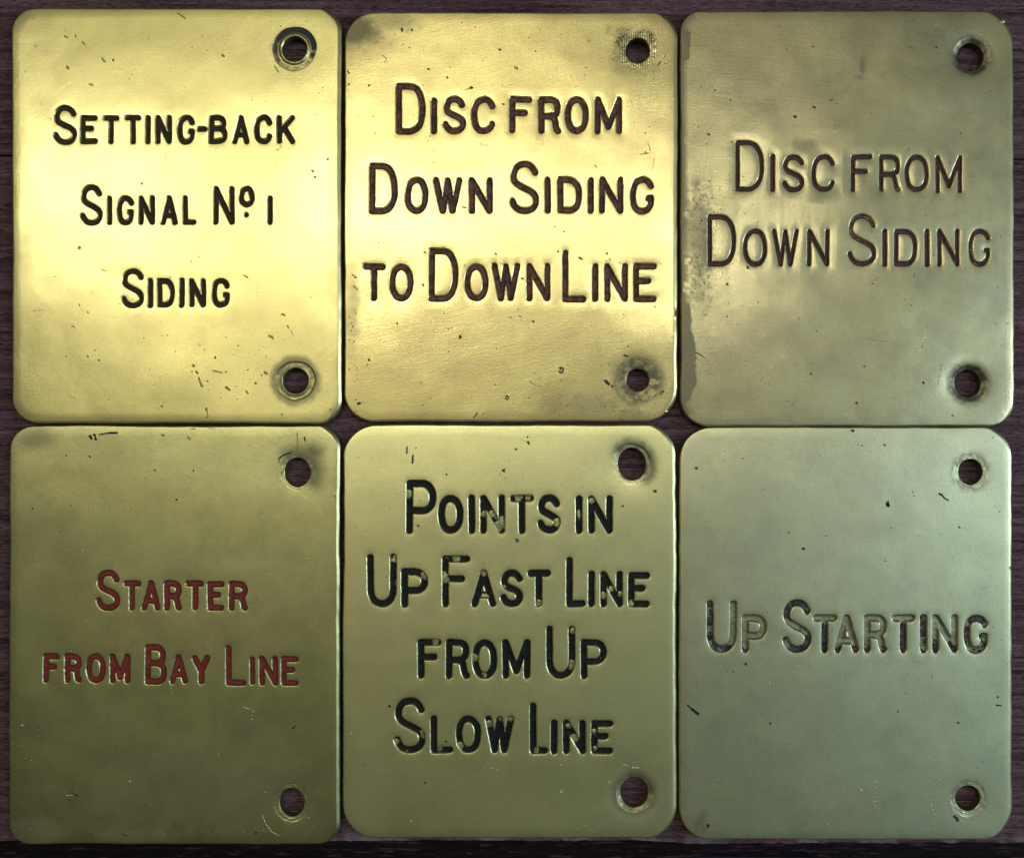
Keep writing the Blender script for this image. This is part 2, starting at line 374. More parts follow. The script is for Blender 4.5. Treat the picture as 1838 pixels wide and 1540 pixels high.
# marks: (x0, y0, x1, y1, width, dirt)  - dirt 1 dark, 0 bare metal
MARKS = {
 0: [(116, 65, 121, 68, 3, .8), (135, 64, 136, 67, 3, .7), (148, 76, 151, 80, 3.4, .8), (184, 106, 188, 111, 4, .5), (203, 108, 204, 110, 4, .5), (120, 120, 123, 124, 3.5, .7), (161, 152, 166, 153, 4, .3), (318, 24, 333, 34, 3, .6), (399, 99, 402, 102, 4, .8), (255, 329, 254, 330, 4, .8), (588, 286, 589, 286, 5, .6), (560, 307, 562, 308, 4, .6), (565, 318, 566, 319, 4, .6), (142, 445, 142, 446, 6, .4), (178, 482, 189, 487, 1.8, .3), (437, 494, 445, 499, 2.4, .6), (58, 559, 80, 556, 1.6, .3), (142, 547, 143, 549, 3, .8), (157, 560, 158, 562, 3.4, .8), (128, 585, 134, 587, 2.6, .5), (117, 640, 118, 641, 3.4, .9), (157, 639, 158, 640, 3.4, .9), (170, 629, 170, 630, 3, .9), (177, 646, 178, 648, 3, .9), (347, 656, 348, 657, 4.5, .95), (352, 667, 355, 670, 4, .8), (357, 679, 363, 694, 3.6, .6), (386, 641, 387, 643, 4, .8), (381, 665, 398, 669, 2.6, .6), (405, 667, 406, 668, 3, .8), (405, 695, 412, 700, 4, .9), (441, 702, 445, 706, 3, .7), (372, 684, 373, 685, 3, .8), (458, 688, 459, 688, 4, .8), (475, 668, 478, 670, 4.5, .4), (484, 603, 489, 606, 5, .1), (290, 729, 291, 730, 3.6, .9), (370, 733, 373, 748, 3.6, .5), (516, 585, 518, 589, 3, .3), (521, 593, 526, 601, 2, .2), (593, 735, 594, 736, 4.5, .2), (493, 120, 500, 130, 2.5, .5), (261, 518, 263, 519, 4, .6), (304, 498, 306, 498, 3.5, .7), (485, 88, 488, 92, 3, .6), (506, 564, 510, 566, 4, .4), (120, 707, 135, 715, 2, .1)],
 1: [(721, 52, 722, 56, 4, .7), (739, 54, 740, 55, 4, .8), (687, 100, 694, 106, 1.8, .5), (693, 107, 690, 113, 1.8, .4), (896, 89, 898, 90, 4, .8), (845, 157, 847, 158, 5, .9), (836, 162, 843, 159, 2, .6), (925, 121, 928, 123, 5, .1), (768, 124, 770, 125, 3.5, .8), (802, 139, 803, 140, 3.5, .9), (663, 153, 662, 155, 3.5, .8), (621, 122, 626, 132, 3, .6), (622, 156, 627, 151, 3, .5), (729, 244, 730, 245, 3.5, .8), (864, 255, 863, 268, 1.6, .5), (866, 260, 878, 263, 1.4, .4), (902, 187, 905, 188, 2.6, .7), (1148, 278, 1166, 275, 1.8, .4), (1163, 256, 1168, 272, 1.6, .4), (1175, 283, 1170, 310, 1.3, .4), (1066, 295, 1071, 301, 1.8, .6), (830, 372, 838, 374, 2.4, .8), (853, 383, 863, 387, 1.4, .4), (761, 452, 766, 456, 3, .9), (758, 510, 760, 513, 3, .8), (937, 500, 939, 501, 3.6, .8), (1007, 490, 1009, 491, 5, .9), (889, 455, 891, 457, 3, .7), (1040, 463, 1044, 465, 4, .6), (1089, 455, 1090, 456, 4, .8), (1111, 471, 1117, 479, 1.8, .6), (635, 513, 641, 520, 2.4, .6), (632, 493, 640, 500, 2, .5), (826, 604, 826, 606, 5, .95), (712, 580, 713, 582, 3.4, .8), (662, 646, 663, 647, 4, .95), (1007, 664, 1007, 665, 11, .55), (1087, 684, 1092, 689, 6.5, .9), (1098, 693, 1099, 694, 5, .6), (1120, 638, 1130, 641, 4, .8), (1186, 706, 1189, 703, 5.5, .5), (643, 725, 645, 724, 6, .8), (1177, 751, 1178, 752, 5, .95), (957, 577, 958, 578, 4, .7), (950, 684, 960, 691, 1.8, .6), (960, 691, 976, 695, 1.4, .5), (909, 713, 910, 714, 8, .35), (1180, 118, 1185, 112, 3, .8), (1190, 106, 1196, 96, 2, .6), (930, 567, 936, 569, 2, .1), (913, 569, 920, 572, 2, .1), (720, 614, 748, 621, 1.2, .1), (890, 418, 950, 438, 1.1, .3), (1211, 560, 1214, 572, 3, .7), (850, 750, 856, 742, 3, .6), (656, 660, 661, 652, 1.6, .5)],
 2: [(1459, 84, 1460, 84, 3.4, .8), (1680, 86, 1681, 86, 3.4, .9), (1426, 210, 1428, 211, 4.5, .9), (1311, 180, 1312, 180, 3.4, .8), (1283, 162, 1284, 162, 3, .8), (1460, 192, 1463, 194, 4, .6), (1489, 181, 1494, 180, 2.5, .5), (1272, 241, 1274, 242, 4, .7), (1342, 480, 1342, 481, 5, .9), (1305, 510, 1306, 510, 4, .8), (1455, 670, 1456, 671, 3.6, .8), (1537, 723, 1538, 724, 4, .9), (1656, 687, 1657, 688, 4, .8), (1551, 658, 1552, 658, 3, .7), (1709, 745, 1710, 746, 4, .0), (1641, 492, 1640, 498, 2.5, 0), (1568, 504, 1575, 498, 2.2, 0), (1665, 588, 1655, 622, 2, 0), (1661, 606, 1650, 632, 1.4, 0), (1655, 630, 1647, 648, 1.2, 0), (1688, 655, 1684, 690, 1.6, 0), (1694, 642, 1690, 662, 1.2, 0), (1678, 705, 1664, 722, 1.2, 0), (1365, 684, 1377, 668, 1.7, 0), (1377, 668, 1389, 658, 1.4, 0), (1552, 607, 1590, 614, 1.2, .6), (1590, 614, 1630, 625, 1.0, .5), (1247, 632, 1262, 640, 2, .8), (1262, 640, 1272, 652, 1.4, .6), (1797, 42, 1802, 36, 4, 0), (1412, 89, 1413, 90, 3.4, 0), (1665, 255, 1666, 275, 1.6, 0), (1496, 215, 1500, 240, 1.6, 0)],
 3: [(161, 783, 163, 787, 5, .95), (168, 780, 170, 783, 4, .9), (171, 787, 172, 789, 4, .9), (178, 780, 196, 777, 2.6, .9), (196, 777, 209, 777, 4, .95), (341, 766, 349, 767, 6, .95), (375, 766, 384, 766, 8, .97), (392, 765, 397, 767, 4, .9), (160, 819, 161, 820, 3.4, .9), (117, 818, 118, 818, 3, .8), (58, 912, 58, 913, 3, .8), (127, 906, 127, 907, 3, .8), (316, 896, 317, 897, 3.6, .8), (277, 844, 278, 844, 3, .8), (347, 844, 347, 845, 3.4, .8), (546, 785, 548, 792, 3, .8), (533, 776, 533, 812, 1.4, .75), (500, 823, 508, 817, 2.6, .8), (508, 817, 523, 812, 2.6, .8), (502, 836, 500, 824, 1.8, .7), (501, 838, 504, 852, 1.2, .5), (148, 989, 149, 990, 3.6, 0), (599, 889, 601, 889, 3.4, 0), (555, 1001, 562, 1000, 1.8, 0), (120, 1427, 139, 1426, 2, .1), (128, 1423, 139, 1428, 3.2, .9), (524, 1308, 529, 1304, 2.6, .9), (40, 1301, 41, 1301, 4, 0), (233, 1401, 234, 1402, 3.4, 0), (435, 1268, 455, 1274, 1.6, 0), (455, 1274, 452, 1292, 1.3, 0), (471, 1461, 477, 1478, 1.5, 0), (477, 1478, 488, 1492, 1.7, 0), (488, 1492, 501, 1499, 1.5, 0), (556, 1491, 566, 1480, 1.1, 0), (546, 1495, 556, 1491, 1.1, 0), (69, 1303, 70, 1304, 3, .7), (458, 1494, 460, 1494, 4, .9), (160, 1496, 163, 1497, 3, .8), (220, 1498, 228, 1500, 3, .8), (380, 1493, 381, 1494, 3, .8), (290, 780, 294, 782, 3, .7), (336, 785, 340, 788, 3, .3)],
 4: [(730, 802, 730, 814, 2.8, .8), (741, 817, 740, 831, 3.6, .8), (902, 844, 905, 846, 4, .8), (948, 793, 949, 796, 4, .7), (925, 806, 927, 807, 3.4, .7), (801, 851, 802, 852, 3, .8), (947, 784, 947, 785, 3, .5), (1175, 881, 1177, 882, 5, .7), (1117, 908, 1118, 908, 4, .7), (927, 969, 929, 971, 6, .5), (1170, 847, 1172, 849, 3, .3), (750, 943, 751, 944, 3.4, .8), (698, 1267, 699, 1268, 4.5, .9), (762, 1404, 763, 1405, 3, .8), (1008, 1420, 1009, 1421, 4.5, 0), (738, 1473, 739, 1474, 3.6, 0), (631, 1316, 632, 1316, 3, 0), (799, 1330, 801, 1331, 3.5, .95), (1136, 1377, 1148, 1378, 2.4, 0), (1118, 1371, 1130, 1374, 1.6, 0), (881, 1377, 895, 1381, 1.4, 0), (726, 1254, 730, 1253, 6, .9), (780, 1445, 808, 1446, 1.2, 0), (1124, 956, 1128, 958, 3, 0), (1068, 987, 1070, 990, 3.6, 0), (1094, 1403, 1095, 1404, 3, 0)],
 5: [(1593, 905, 1594, 907, 7.5, .97), (1594, 901, 1594, 903, 4, .97), (1686, 886, 1692, 889, 3.6, .95), (1692, 889, 1696, 895, 3.2, .95), (1696, 895, 1703, 898, 2.6, .95), (1441, 984.5, 1443, 985, 4.6, .97), (1588, 1002, 1587, 1008, 2, .3), (1588, 1008, 1592, 1007, 1.6, .2), (1249, 840, 1251, 841, 5, .5), (1234, 1265, 1243, 1274, 3, .97), (1242, 1273, 1253, 1281, 5.4, .97), (1788, 1265, 1797, 1266, 2.6, .9), (1790, 1250, 1791, 1251, 3.4, .9), (1813, 1018, 1816, 1020, 3, .8), (1338, 1191, 1339, 1192, 4, .97), (1304, 1205, 1305, 1205, 2.6, .8), (1315, 1205, 1317, 1205, 2.6, .8), (1382, 1298, 1383, 1298, 3.6, .9), (1245, 1157, 1248, 1162, 2.4, .1), (1264, 1170, 1266, 1170, 3.6, 0), (1672, 1213, 1672, 1216, 3, 0), (1719, 1296, 1720, 1297, 3.6, .9), (1588, 799, 1589, 799, 3.4, .95), (1529, 771, 1532, 773, 5, .8), (1414, 955, 1416, 956, 3, .4), (1722, 946, 1723, 947, 3.4, .7), (1391, 1124, 1394, 1126, 4, 0), (1383, 1124, 1385, 1124, 2.4, 0), (1687, 1400, 1692, 1392, 2.2, 0), (1674, 1412, 1680, 1404, 1.4, 0), (1673, 1440, 1675, 1452, 2, 0), (1675, 1452, 1681, 1462, 1.4, 0), (1670, 1420, 1671, 1436, 1.2, 0), (1571, 1414, 1575, 1399, 2, 0), (1570, 1430, 1572, 1444, 1.8, 0), (1546, 1414, 1549, 1420, 2, 0), (1753, 1376, 1754, 1380, 2.6, 0), (1713, 1465, 1719, 1471, 6, .8), (1722, 1470, 1735, 1478, 3, 0), (1486, 1476, 1487, 1480, 2, 0), (1380, 1224, 1384, 1228, 4, 0), (1756, 1486, 1757, 1487, 3, 0), (1270, 1480, 1271, 1483, 5, .85), (1345, 1450, 1346, 1451, 3, 0), (1611, 1277, 1612, 1277, 3, .7)],
}
# stains: (x, y, rx, ry, amount, edge softness, ragged)
STAINS = {
 0: [(60, 40, 60, 40, .22, .9, .5), (40, 480, 30, 90, .22, .9, .8), (35, 250, 22, 120, .18, .9, .6), (600, 340, 18, 330, .15, .9, .5), (130, 690, 90, 50, .12, 1, .8)],
 1: [(640, 60, 75, 60, .75, .95, .6), (700, 40, 80, 25, .4, .9, .8), (632, 560, 20, 120, .35, .9, .9), (1060, 90, 90, 60, .18, 1, .5), (1040, 730, 110, 28, .35, .8, 1.2), (1150, 670, 75, 75, .25, .95, .6), (1130, 745, 60, 18, .45, .8, 1.3), (1205, 200, 16, 170, .25, .9, .6), (1195, 640, 24, 60, .3, .9, .9)],
 2: [(1532, 300, 60, 45, .22, 1, .8), (1448, 262, 30, 26, .4, .8, .9), (1548, 120, 9, 23, .5, .7, .5), (1543, 139, 15, 8, .45, .8, .9), (1480, 345, 34, 24, .35, .8, 1.1), (1660, 505, 130, 38, .28, 1, .7), (1400, 150, 180, 80, .2, 1, .6), (1570, 230, 170, 60, .22, 1, .7), (1255, 430, 30, 150, .35, .8, 1.3), (1300, 380, 60, 60, .2, .9, 1.3), (1500, 560, 80, 60, .2, 1, .7), (1440, 510, 60, 30, .2, 1, .7), (1240, 700, 30, 60, .25, .9, .8), (1600, 395, 120, 18, .25, 1, .8)],
 3: [(330, 1400, 260, 110, .45, 1, .6), (190, 1330, 150, 150, .3, 1, .7), (440, 1330, 130, 70, .3, 1, .6), (130, 990, 110, 90, .2, 1, .8), (60, 1490, 60, 30, .45, .9, .8), (240, 1500, 90, 16, .4, .9, 1), (70, 1180, 40, 300, .2, 1, .6), (560, 812, 36, 26, .6, .9, .5), (62, 790, 50, 28, .4, .9, .5), (300, 1180, 200, 30, .15, 1, .7)],
 4: [(660, 1400, 60, 120, .3, 1, .7), (900, 1460, 200, 50, .25, 1, .7), (1040, 1010, 60, 30, .2, 1, .8), (820, 1110, 110, 30, .2, 1, .8), (1010, 1240, 160, 60, .18, 1, .7), (700, 1150, 60, 60, .2, 1, .7)],
 5: [(1255, 1475, 42, 42, .65, .9, .9), (1240, 1400, 26, 60, .3, 1, .8), (1450, 1330, 130, 110, .2, 1, .7), (1330, 900, 90, 70, .14, 1, .8), (1530, 950, 120, 60, .14, 1, .8), (1240, 1230, 40, 20, .2, 1, .8), (1560, 1430, 120, 50, .14, 1, .8), (1370, 1260, 100, 20, .15, 1, .8)],
}
# how the paint survives in each letter: plate -> function(letter index, u, v) with u, v in the letter's box (v down)
def paint_amount(pi, li, g, u, v, x, y):
    n = fbm(x, y, 9, 50+li+pi*31, 3)
    if pi == 0: return .95+0*x
    if pi == 1: return .95+0*x
    if pi == 2:
        a = 1.0+0*x
        if li == 12: a = np.where(v < .6, .62, .9)
        if li == 5: a = np.where(v > .9, .5, 1.0)
        if li == 17: a = np.where(u < .4, .68, .95)
        return a + (n-.5)*.3
    if pi == 3: return .97+0*x
    if pi == 4:
        gone = {0: ((.06, .27, .09),), 3: ((.85, .75, .2), (.15, .5, .1), (.5, .5, .1)), 4: ((.35, .08, .13), (.75, .05, .1)), 5: ((.95, .75, .13),), 6: ((.5, .5, .14),), 7: ((.15, .15, .1),), 8: ((.95, .1, .1), (1, .55, .07)), 9: ((.9, .2, .12),), 10: ((.5, .05, .12), (.1, .45, .12)), 11: ((.5, .1, .1), (.6, .76, .12)), 12: ((.1, .5, .1),), 13: ((.5, .9, .1),), 16: ((.15, .7, .12), (.5, .5, .1), (.9, .65, .1)), 17: ((.15, .9, .1),), 18: ((.75, .07, .12),), 20: ((.05, .5, .12), (.5, .92, .08)), 22: ((.95, .1, .08), (.9, .75, .09)), 24: ((.95, .65, .1), (.08, .8, .06)), 25: ((.4, .9, .1),), 26: ((.15, .82, .12),), 27: ((.12, .25, .1), (.55, .1, .07), (.9, .1, .08)), 28: ((.35, .95, .1),), 30: ((.25, .2, .1), (.5, .55, .15)), 31: ((.15, .35, .08), (.2, .85, .09))}.get(li, ())
        a = 1.0+0*x
        for cu, cv, r in gone:
            a = np.minimum(a, .12+.9*sstep(.5, 1.4, np.hypot((u-cu)*.7, v-cv)/r+(n-.5)*.9))
        return a + (n-.5)*.35 - .5*sstep(.68, .8, n)
    if pi == 5:
        a = {0: .76-1.0*sstep(.55, .8, u)*sstep(.95, .6, v), 1: .08+.9*sstep(.75, .95, v)+.6*sstep(.7, 1, u)*sstep(.3, .1, abs(v-.3)), 2: 1.0-.55*sstep(.3, .42, v)*sstep(.75, .6, v)-.5*sstep(.5, .1, u)*sstep(.65, .85, v),
             3: .2+.8*sstep(.12, .35, v), 4: .02+.95*sstep(.7, .92, v), 5: .05+.85*sstep(.55, .98, v), 6: .25+.8*sstep(.12, .4, v), 7: .8+0*v, 8: -.05+1.05*sstep(.45, .95, v), 9: .66+.2*sstep(.3, .1, v)}[li]
        return a -.16 + (n-.5)*1.1
    return 1.0+0*x

HEIGHT = dict()
BK = [dict(col=(0.80, 0.72, 0.31, 1), dull=(0.69, 0.61, 0.27, 1), r0=.15, r1=.42, broad=.5, seed=1),
      dict(col=(0.80, 0.69, 0.30, 1), dull=(0.67, 0.56, 0.25, 1), r0=.15, r1=.42, broad=.52, seed=2),
      dict(col=(0.60, 0.535, 0.27, 1), dull=(0.45, 0.40, 0.22, 1), r0=.16, r1=.43, broad=.66, seed=3),
      dict(col=(0.62, 0.59, 0.265, 1), dull=(0.47, 0.46, 0.215, 1), r0=.29, r1=.40, broad=.6, seed=4),
      dict(col=(0.78, 0.74, 0.35, 1), dull=(0.70, 0.67, 0.32, 1), r0=.28, r1=.44, broad=.6, seed=5),
      dict(col=(0.65, 0.625, 0.345, 1), dull=(0.54, 0.52, 0.305, 1), r0=.30, r1=.44, broad=.6, seed=6)]
PAINT = [((0.032, 0.028, 0.015, 1), (0.075, 0.042, 0.024, 1), .15, .5, 5.0),
         ((0.240, 0.098, 0.080, 1), (0.095, 0.050, 0.038, 1), .5, .6, 3.6),
         ((0.17, 0.060, 0.068, 1), (0.09, 0.042, 0.046, 1), .15, .5, 4.2),
         ((0.33, 0.036, 0.026, 1), (0.20, 0.024, 0.018, 1), .05, .5, 4.2),
         ((0.005, 0.005, 0.006, 1), (0.012, 0.010, 0.012, 1), .10, .45, 5.5),
         ((0.030, 0.020, 0.036, 1), (0.15, 0.13, 0.125, 1), .20, .55, 4.6)]

def rounded_outline(box, r, cx, cy, seed, step=4.5):
    """counter-clockwise outline in local px (y up) with its outward normals; r = tl, tr, br, bl"""
    x0, x1, y0, y1 = box[0]-cx, box[1]-cx, cy-box[3], cy-box[2]
    tl, tr, br, bl = r
    pts = []; nrm = []
    def line(a, b, n):
        L = math.hypot(b[0]-a[0], b[1]-a[1]); k = max(1, int(L/step))
        for i in range(k): pts.append((a[0]+(b[0]-a[0])*i/k, a[1]+(b[1]-a[1])*i/k)); nrm.append(n)
    def arc(cx_, cy_, rr, a0):
        k = max(6, int(rr*math.pi/2/3.2))
        for i in range(k):
            a = a0+math.pi/2*i/k
            # slightly flattened corner
            pts.append((cx_+rr*math.cos(a), cy_+rr*math.sin(a))); nrm.append((math.cos(a), math.sin(a)))
    line((x0+bl, y0), (x1-br, y0), (0, -1)); arc(x1-br, y0+br, br, -math.pi/2)
    line((x1, y0+br), (x1, y1-tr), (1, 0)); arc(x1-tr, y1-tr, tr, 0)
    line((x1-tr, y1), (x0+tl, y1), (0, 1)); arc(x0+tl, y1-tl, tl, math.pi/2)
    line((x0, y1-tl), (x0, y0+bl), (-1, 0)); arc(x0+bl, y0+bl, bl, math.pi)
    P = np.array(pts); N = np.array(nrm)
    w_ = (fbm(P[:, 0], P[:, 1], 160, seed, 2)-.5)*3.0+(vnoise(P[:, 0], P[:, 1], 25, seed+3)-.5)*.7
    return P+N*w_[:, None], N

EDGE = [(0, -9), (.45, -5.6), (1.1, -3.7), (1.8, -2.9), (4.8, -.6), (5.8, -.22), (7, -.1), (9, -.05), (13.0, 0.0)]    # inset, drop

for pi, p in enumerate(PL):
    rng = np.random.default_rng(100+pi)
    box = p['box']; cx = round((box[0]+box[1])/2, 1); cy = round((box[2]+box[3])/2, 1)
    root = bpy.data.objects.new('lever_plate', None); C.objects.link(root)
    root.location = ((cx-919)*U, (770-cy)*U, 0); root.empty_display_size = .02
    root['label'] = p['label']; root['category'] = 'plate'; root['group'] = 'engraved brass lever plates laid in two rows'
    mat = plate_material('aged_brass', **BK[pi])
    a_, b_, ck, rg, dep = PAINT[pi]
    lmat = letter_material('engraving_paint', a_, b_, ck, rg, pi+1, BK[pi])

    # --- distance fields on a one-pixel grid over the whole plate
    gx0, gy0 = -320.0, -395.0; GW, GH = 641, 791
    GX, GY = np.meshgrid(gx0+np.arange(GW), gy0+np.arange(GH))
    LET = np.full((GH, GW), 60.0)
    lets = []
    for li, (g, x0, x1, y0, y1) in enumerate(p['letters']):
        sw = p['sw']*(1+rng.uniform(-.03, .03)); hw = sw/2
        if g == '-': y0, y1 = 228, 236.5
        if g == '.': hw = (x1-x0)/2
        bx0, bx1, by0, by1 = x0+hw, x1-hw, y0+hw, y1-hw
        if g in 'I1': bx0 = bx1 = (x0+x1)/2; hw = (x1-x0)/2*.97
        if g == '-': by0 = by1 = (y0+y1)/2
        if g == '.': bx0 = bx1 = (x0+x1)/2; by0 = by1 = (y0+y1)/2
        lcx, lcy = round((x0+x1)/2), round((y0+y1)/2)
        paths = []
        for P in GLY[g]:
            Q = []
            for (u, v) in P:
                jx, jy = (vnoise(u*3, v*3, 1, li*7+pi)-.5)*1.1, (vnoise(u*3, v*3, 1, li*7+pi+3)-.5)*1.1
                Q.append((bx0+u*(bx1-bx0)+jx-cx, cy-(by0+v*(by1-by0)+jy)))
            paths.append(Q)
        m = 12
        ix0 = int(math.floor(x0-cx-gx0))-m; ix1 = int(math.ceil(x1-cx-gx0))+m
        iy0 = int(math.floor(cy-y1-gy0))-m; iy1 = int(math.ceil(cy-y0-gy0))+m
        X = GX[iy0:iy1, ix0:ix1]; Y = GY[iy0:iy1, ix0:ix1]
        d, al = seg_sdf(X, Y, paths, hw)
        d = d+(fbm(X, Y, 7, 5+li, 2)-.5)*.9
        LET[iy0:iy1, ix0:ix1] = np.minimum(LET[iy0:iy1, ix0:ix1], d)
        lets.append(dict(g=g, d=d, al=al, x0=X[0, 0], y0=Y[0, 0], cx=lcx-cx, cy=cy-lcy, bb=(x0-cx, x1-cx, cy-y1, cy-y0), paths=paths, hw=hw))
    # --- marks
    MK = np.full((GH, GW), 40.0); MD = np.zeros((GH, GW))
    marks = list(MARKS[pi])
    dens = [220, 330, 230, 110, 90, 150][pi]
    for k in range(dens):       # the small random pits of handling
        x = rng.uniform(box[0]+12, box[1]-12); y = rng.uniform(box[2]+12, box[3]-12)
        L = abs(rng.normal(0, .9)); a = rng.uniform(0, math.pi)
        if pi == 1 and k < 60: x = rng.normal(1085, 60); y = rng.normal(722, 18)
        if pi == 2 and k < 110: x = rng.normal(1262, 24) if k < 80 else rng.normal(1330, 60); y = rng.normal(430, 75) if k < 80 else rng.normal(370, 40)
        if pi == 0 and k < 30: x = rng.normal(390, 70); y = rng.normal(670, 35)
        if pi == 1 and 60 <= k < 90: x = rng.normal(634, 8); y = rng.uniform(480, 720)
        marks.append((x, y, x+L*math.cos(a), y+L*math.sin(a), rng.uniform(1.5, 2.7), rng.uniform(.3, .95) if rng.random() < (.55 if pi < 3 else .25) else rng.choice([0.0, .2, .2])))
    for k in range([16, 22, 26, 12, 12, 22][pi]):     # fine hairline scratches
        x = rng.uniform(box[0]+25, box[1]-25); y = rng.uniform(box[2]+25, box[3]-25)
        a = rng.normal(1.2, .6) if pi == 2 else rng.uniform(0, math.pi); L = rng.uniform(6, 26)
        marks.append((x, y, x+L*math.cos(a), y-L*math.sin(a), rng.uniform(.95, 1.3), 0.0 if rng.random() < .7 else .35))
    for (xa, ya, xb, yb, wd, dt) in marks:
        la, lb, lc, ld = xa-cx, cy-ya, xb-cx, cy-yb
        if not (-300+8 < la < 300-8 and -375 < lb < 375): pass
        ix0 = max(0, int(min(la, lc)-gx0)-8); ix1 = min(GW, int(max(la, lc)-gx0)+9)
        iy0 = max(0, int(min(lb, ld)-gy0)-8); iy1 = min(GH, int(max(lb, ld)-gy0)+9)
        if ix1-ix0 < 3 or iy1-iy0 < 3: continue
        X = GX[iy0:iy1, ix0:ix1]; Y = GY[iy0:iy1, ix0:ix1]
        d, _ = seg_sdf(X, Y, [[(la, lb), (lc+.01, ld)]], wd/2)
        d = d+(vnoise(X, Y, 2.3, 9)-.5)*min(1.3, wd*.28)
        sub = MK[iy0:iy1, ix0:ix1]; m_ = d < sub
        MD[iy0:iy1, ix0:ix1] = np.where(m_, dt, MD[iy0:iy1, ix0:ix1]); MK[iy0:iy1, ix0:ix1] = np.minimum(sub, d)
    # keep the marks clear of letters, holes and rim
    HOL = np.full((GH, GW), 99.0)
    for (hx, hy, rx, ry, rr, kind) in p['holes']:
        HOL = np.minimum(HOL, np.hypot(GX-(hx-cx), GY-(cy-hy))-rr)
    outl, onrm = rounded_outline(box, p['r'], cx, cy, pi*11+2)
    lx0, lx1, ly0, ly1 = box[0]-cx, box[1]-cx, cy-box[3], cy-box[2]
    qx = np.maximum(np.abs(GX-(lx0+lx1)/2)-((lx1-lx0)/2-50), 0); qy = np.maximum(np.abs(GY-(ly0+ly1)/2)-((ly1-ly0)/2-50), 0)
    ins_ = 50-np.hypot(qx, qy)               # distance inside the outline
    MK = np.maximum(MK, 4.6-LET); MK = np.maximum(MK, 3.0-HOL); MK = np.maximum(MK, 5.0-ins_)

    def face_z(x, y):
        """height of the worn face above z = T"""
        z = (fbm(x, y, 260, 40+pi, 2)-.5)*[2.6, 2.6, 3.4, 2.0, 1.8, 1.8][pi]
        z = z-[0, 0, 0, 2.0, 4.0, 2.6][pi]*np.clip((y-(ly1-190))/190, 0, 1)**2
        z = z+(fbm(x, y, 75, 80+pi, 2)-.5)*[.6, .6, .9, .45, .45, .45][pi]
        d = bilin(LET, gx0, gy0, 1.0, x, y)
        z = z-[.35, .5, .8, .22, .45, .6][pi]*np.exp(-np.clip(d, 0, 50)/[4, 5, 6, 4, 4, 4][pi])
        for (hx, hy, rx, ry, rr, kind) in p['holes']:
            q = np.hypot(x-(hx-cx), y-(cy-hy))
            a = {'collar': .8, 'ring': 1.2, 'filed': .6, 'turned': 1.6, 'soft': 3.0, 'arc': 1.2, 'faint': .9, 'worn': 2.4, 'dimple': 2.4}[kind]
            z = z-a*np.exp(-np.clip(q-rx, 0, 99)/16)
        return z
    def stains(x, y):
        t = np.zeros(np.shape(x)); px = x+cx; py = cy-y
        n1 = fbm(x, y, 34, 200+pi, 4)-.5; n2 = fbm(x, y, 8, 260+pi, 3)-.5
        for (sx, sy, rx, ry, am, soft, rag) in STAINS[pi]:
            q = np.hypot((px-sx)/rx, (py-sy)/ry)+n1*rag*.9+n2*rag*.5
            t = np.maximum(t, (.6 if am < .35 else 1)*am*sstep(1.05, 1.05-soft, q))
        if pi == 2:                          # ragged lacquer remnant along the left edge
            w_ = np.interp(py, [18, 60, 110, 150, 200, 260, 520, 550, 640, 690, 720, 765], [28, 20, 15, 14, 9, 6, 6, 15, 28, 28, 16, 12])+(fbm(x, y, 12, 7, 4)-.5)*9
            t = np.maximum(t, .6*sstep(.9, -.5, (px-1222)-w_))
            t = np.maximum(t, .5*sstep(.54, .68, fbm(x, y, 5, 71, 3))*sstep(95, 10, np.abs(px-1256)*2.2)*sstep(150, 60, np.abs(py-440)))
            st = vnoise(x*1.0, y*.08, 7, 31)
            t = t+.07*sstep(.5, .9, st)*sstep(230, 40, np.abs(py-400))
        if pi == 1:
            t = np.maximum(t, .6*sstep(.6, .75, fbm(x, y, 5, 75, 3))*sstep(1.2, .2, np.hypot((px-1090)/110, (py-728)/28)))
        for (hx, hy, rx, ry, rr, kind) in p['holes']:
            dx, dy = px-hx, py-hy; q = np.hypot(dx, dy)
            nq = q+n2*7
            if kind == 'filed':
                bx = sstep(50, 30, np.abs(dx+4)+n1*30+n2*12)*sstep(48, 30, np.abs(dy-1)+n1*30+n2*12)
                ln = .5+.5*np.sin(px*2*math.pi/4.1)
                t = np.maximum(t, bx*(.45+.6*ln)*(.5+.5*sstep(24, -25, dy)))
            elif kind == 'turned': t = np.maximum(t, sstep(62, 32, nq+10*n1)*.8)
            elif kind == 'soft': t = np.maximum(t, .86*sstep(47, 28, nq))
            elif kind == 'collar': t = np.maximum(t, .25*sstep(46, 38, nq))
            elif kind == 'ring': t = np.maximum(t, .6*sstep(52, 38, nq))
            elif kind == 'arc': t = np.maximum(t, .7*sstep(64, 24, nq)*sstep(-22, 16, dx-dy))
            elif kind == 'worn': t = np.maximum(t, .78*sstep(56, 34, nq)*sstep(-34, 6, dx-dy))
            elif kind == 'dimple': t = np.maximum(t, .68*sstep(56, 34, nq))
            elif kind == 'faint': t = np.maximum(t, .42*sstep(46, 28, nq)*sstep(.35, .6, n2+.5))
        return np.clip(t, 0, 1)

    # --- letters
    plate_loops = []
    lobs = []
    for li, L in enumerate(lets):
        F = L['d']; args = (F, L['x0'], L['y0'], 1.0)
        outer = contours(*args, 1.8, 1.7)
        if not outer: continue
        loops = [(q, True) for q in outer]
        for lv, sp_ in ((.8, 1.8), (0.0, 1.9), (-.9, 1.9), (-2.0, 2.2)):
            loops += [(q, None) for q in contours(*args, lv, sp_)]
        plate_loops += [(q, False) for q in outer]      # the plate lies outside
        ax = np.arange(L['bb'][0], L['bb'][1], 2.1); ay = np.arange(L['bb'][2], L['bb'][3], 2.1)
        A, B = np.meshgrid(ax, ay); A = A.ravel(); B = B.ravel()
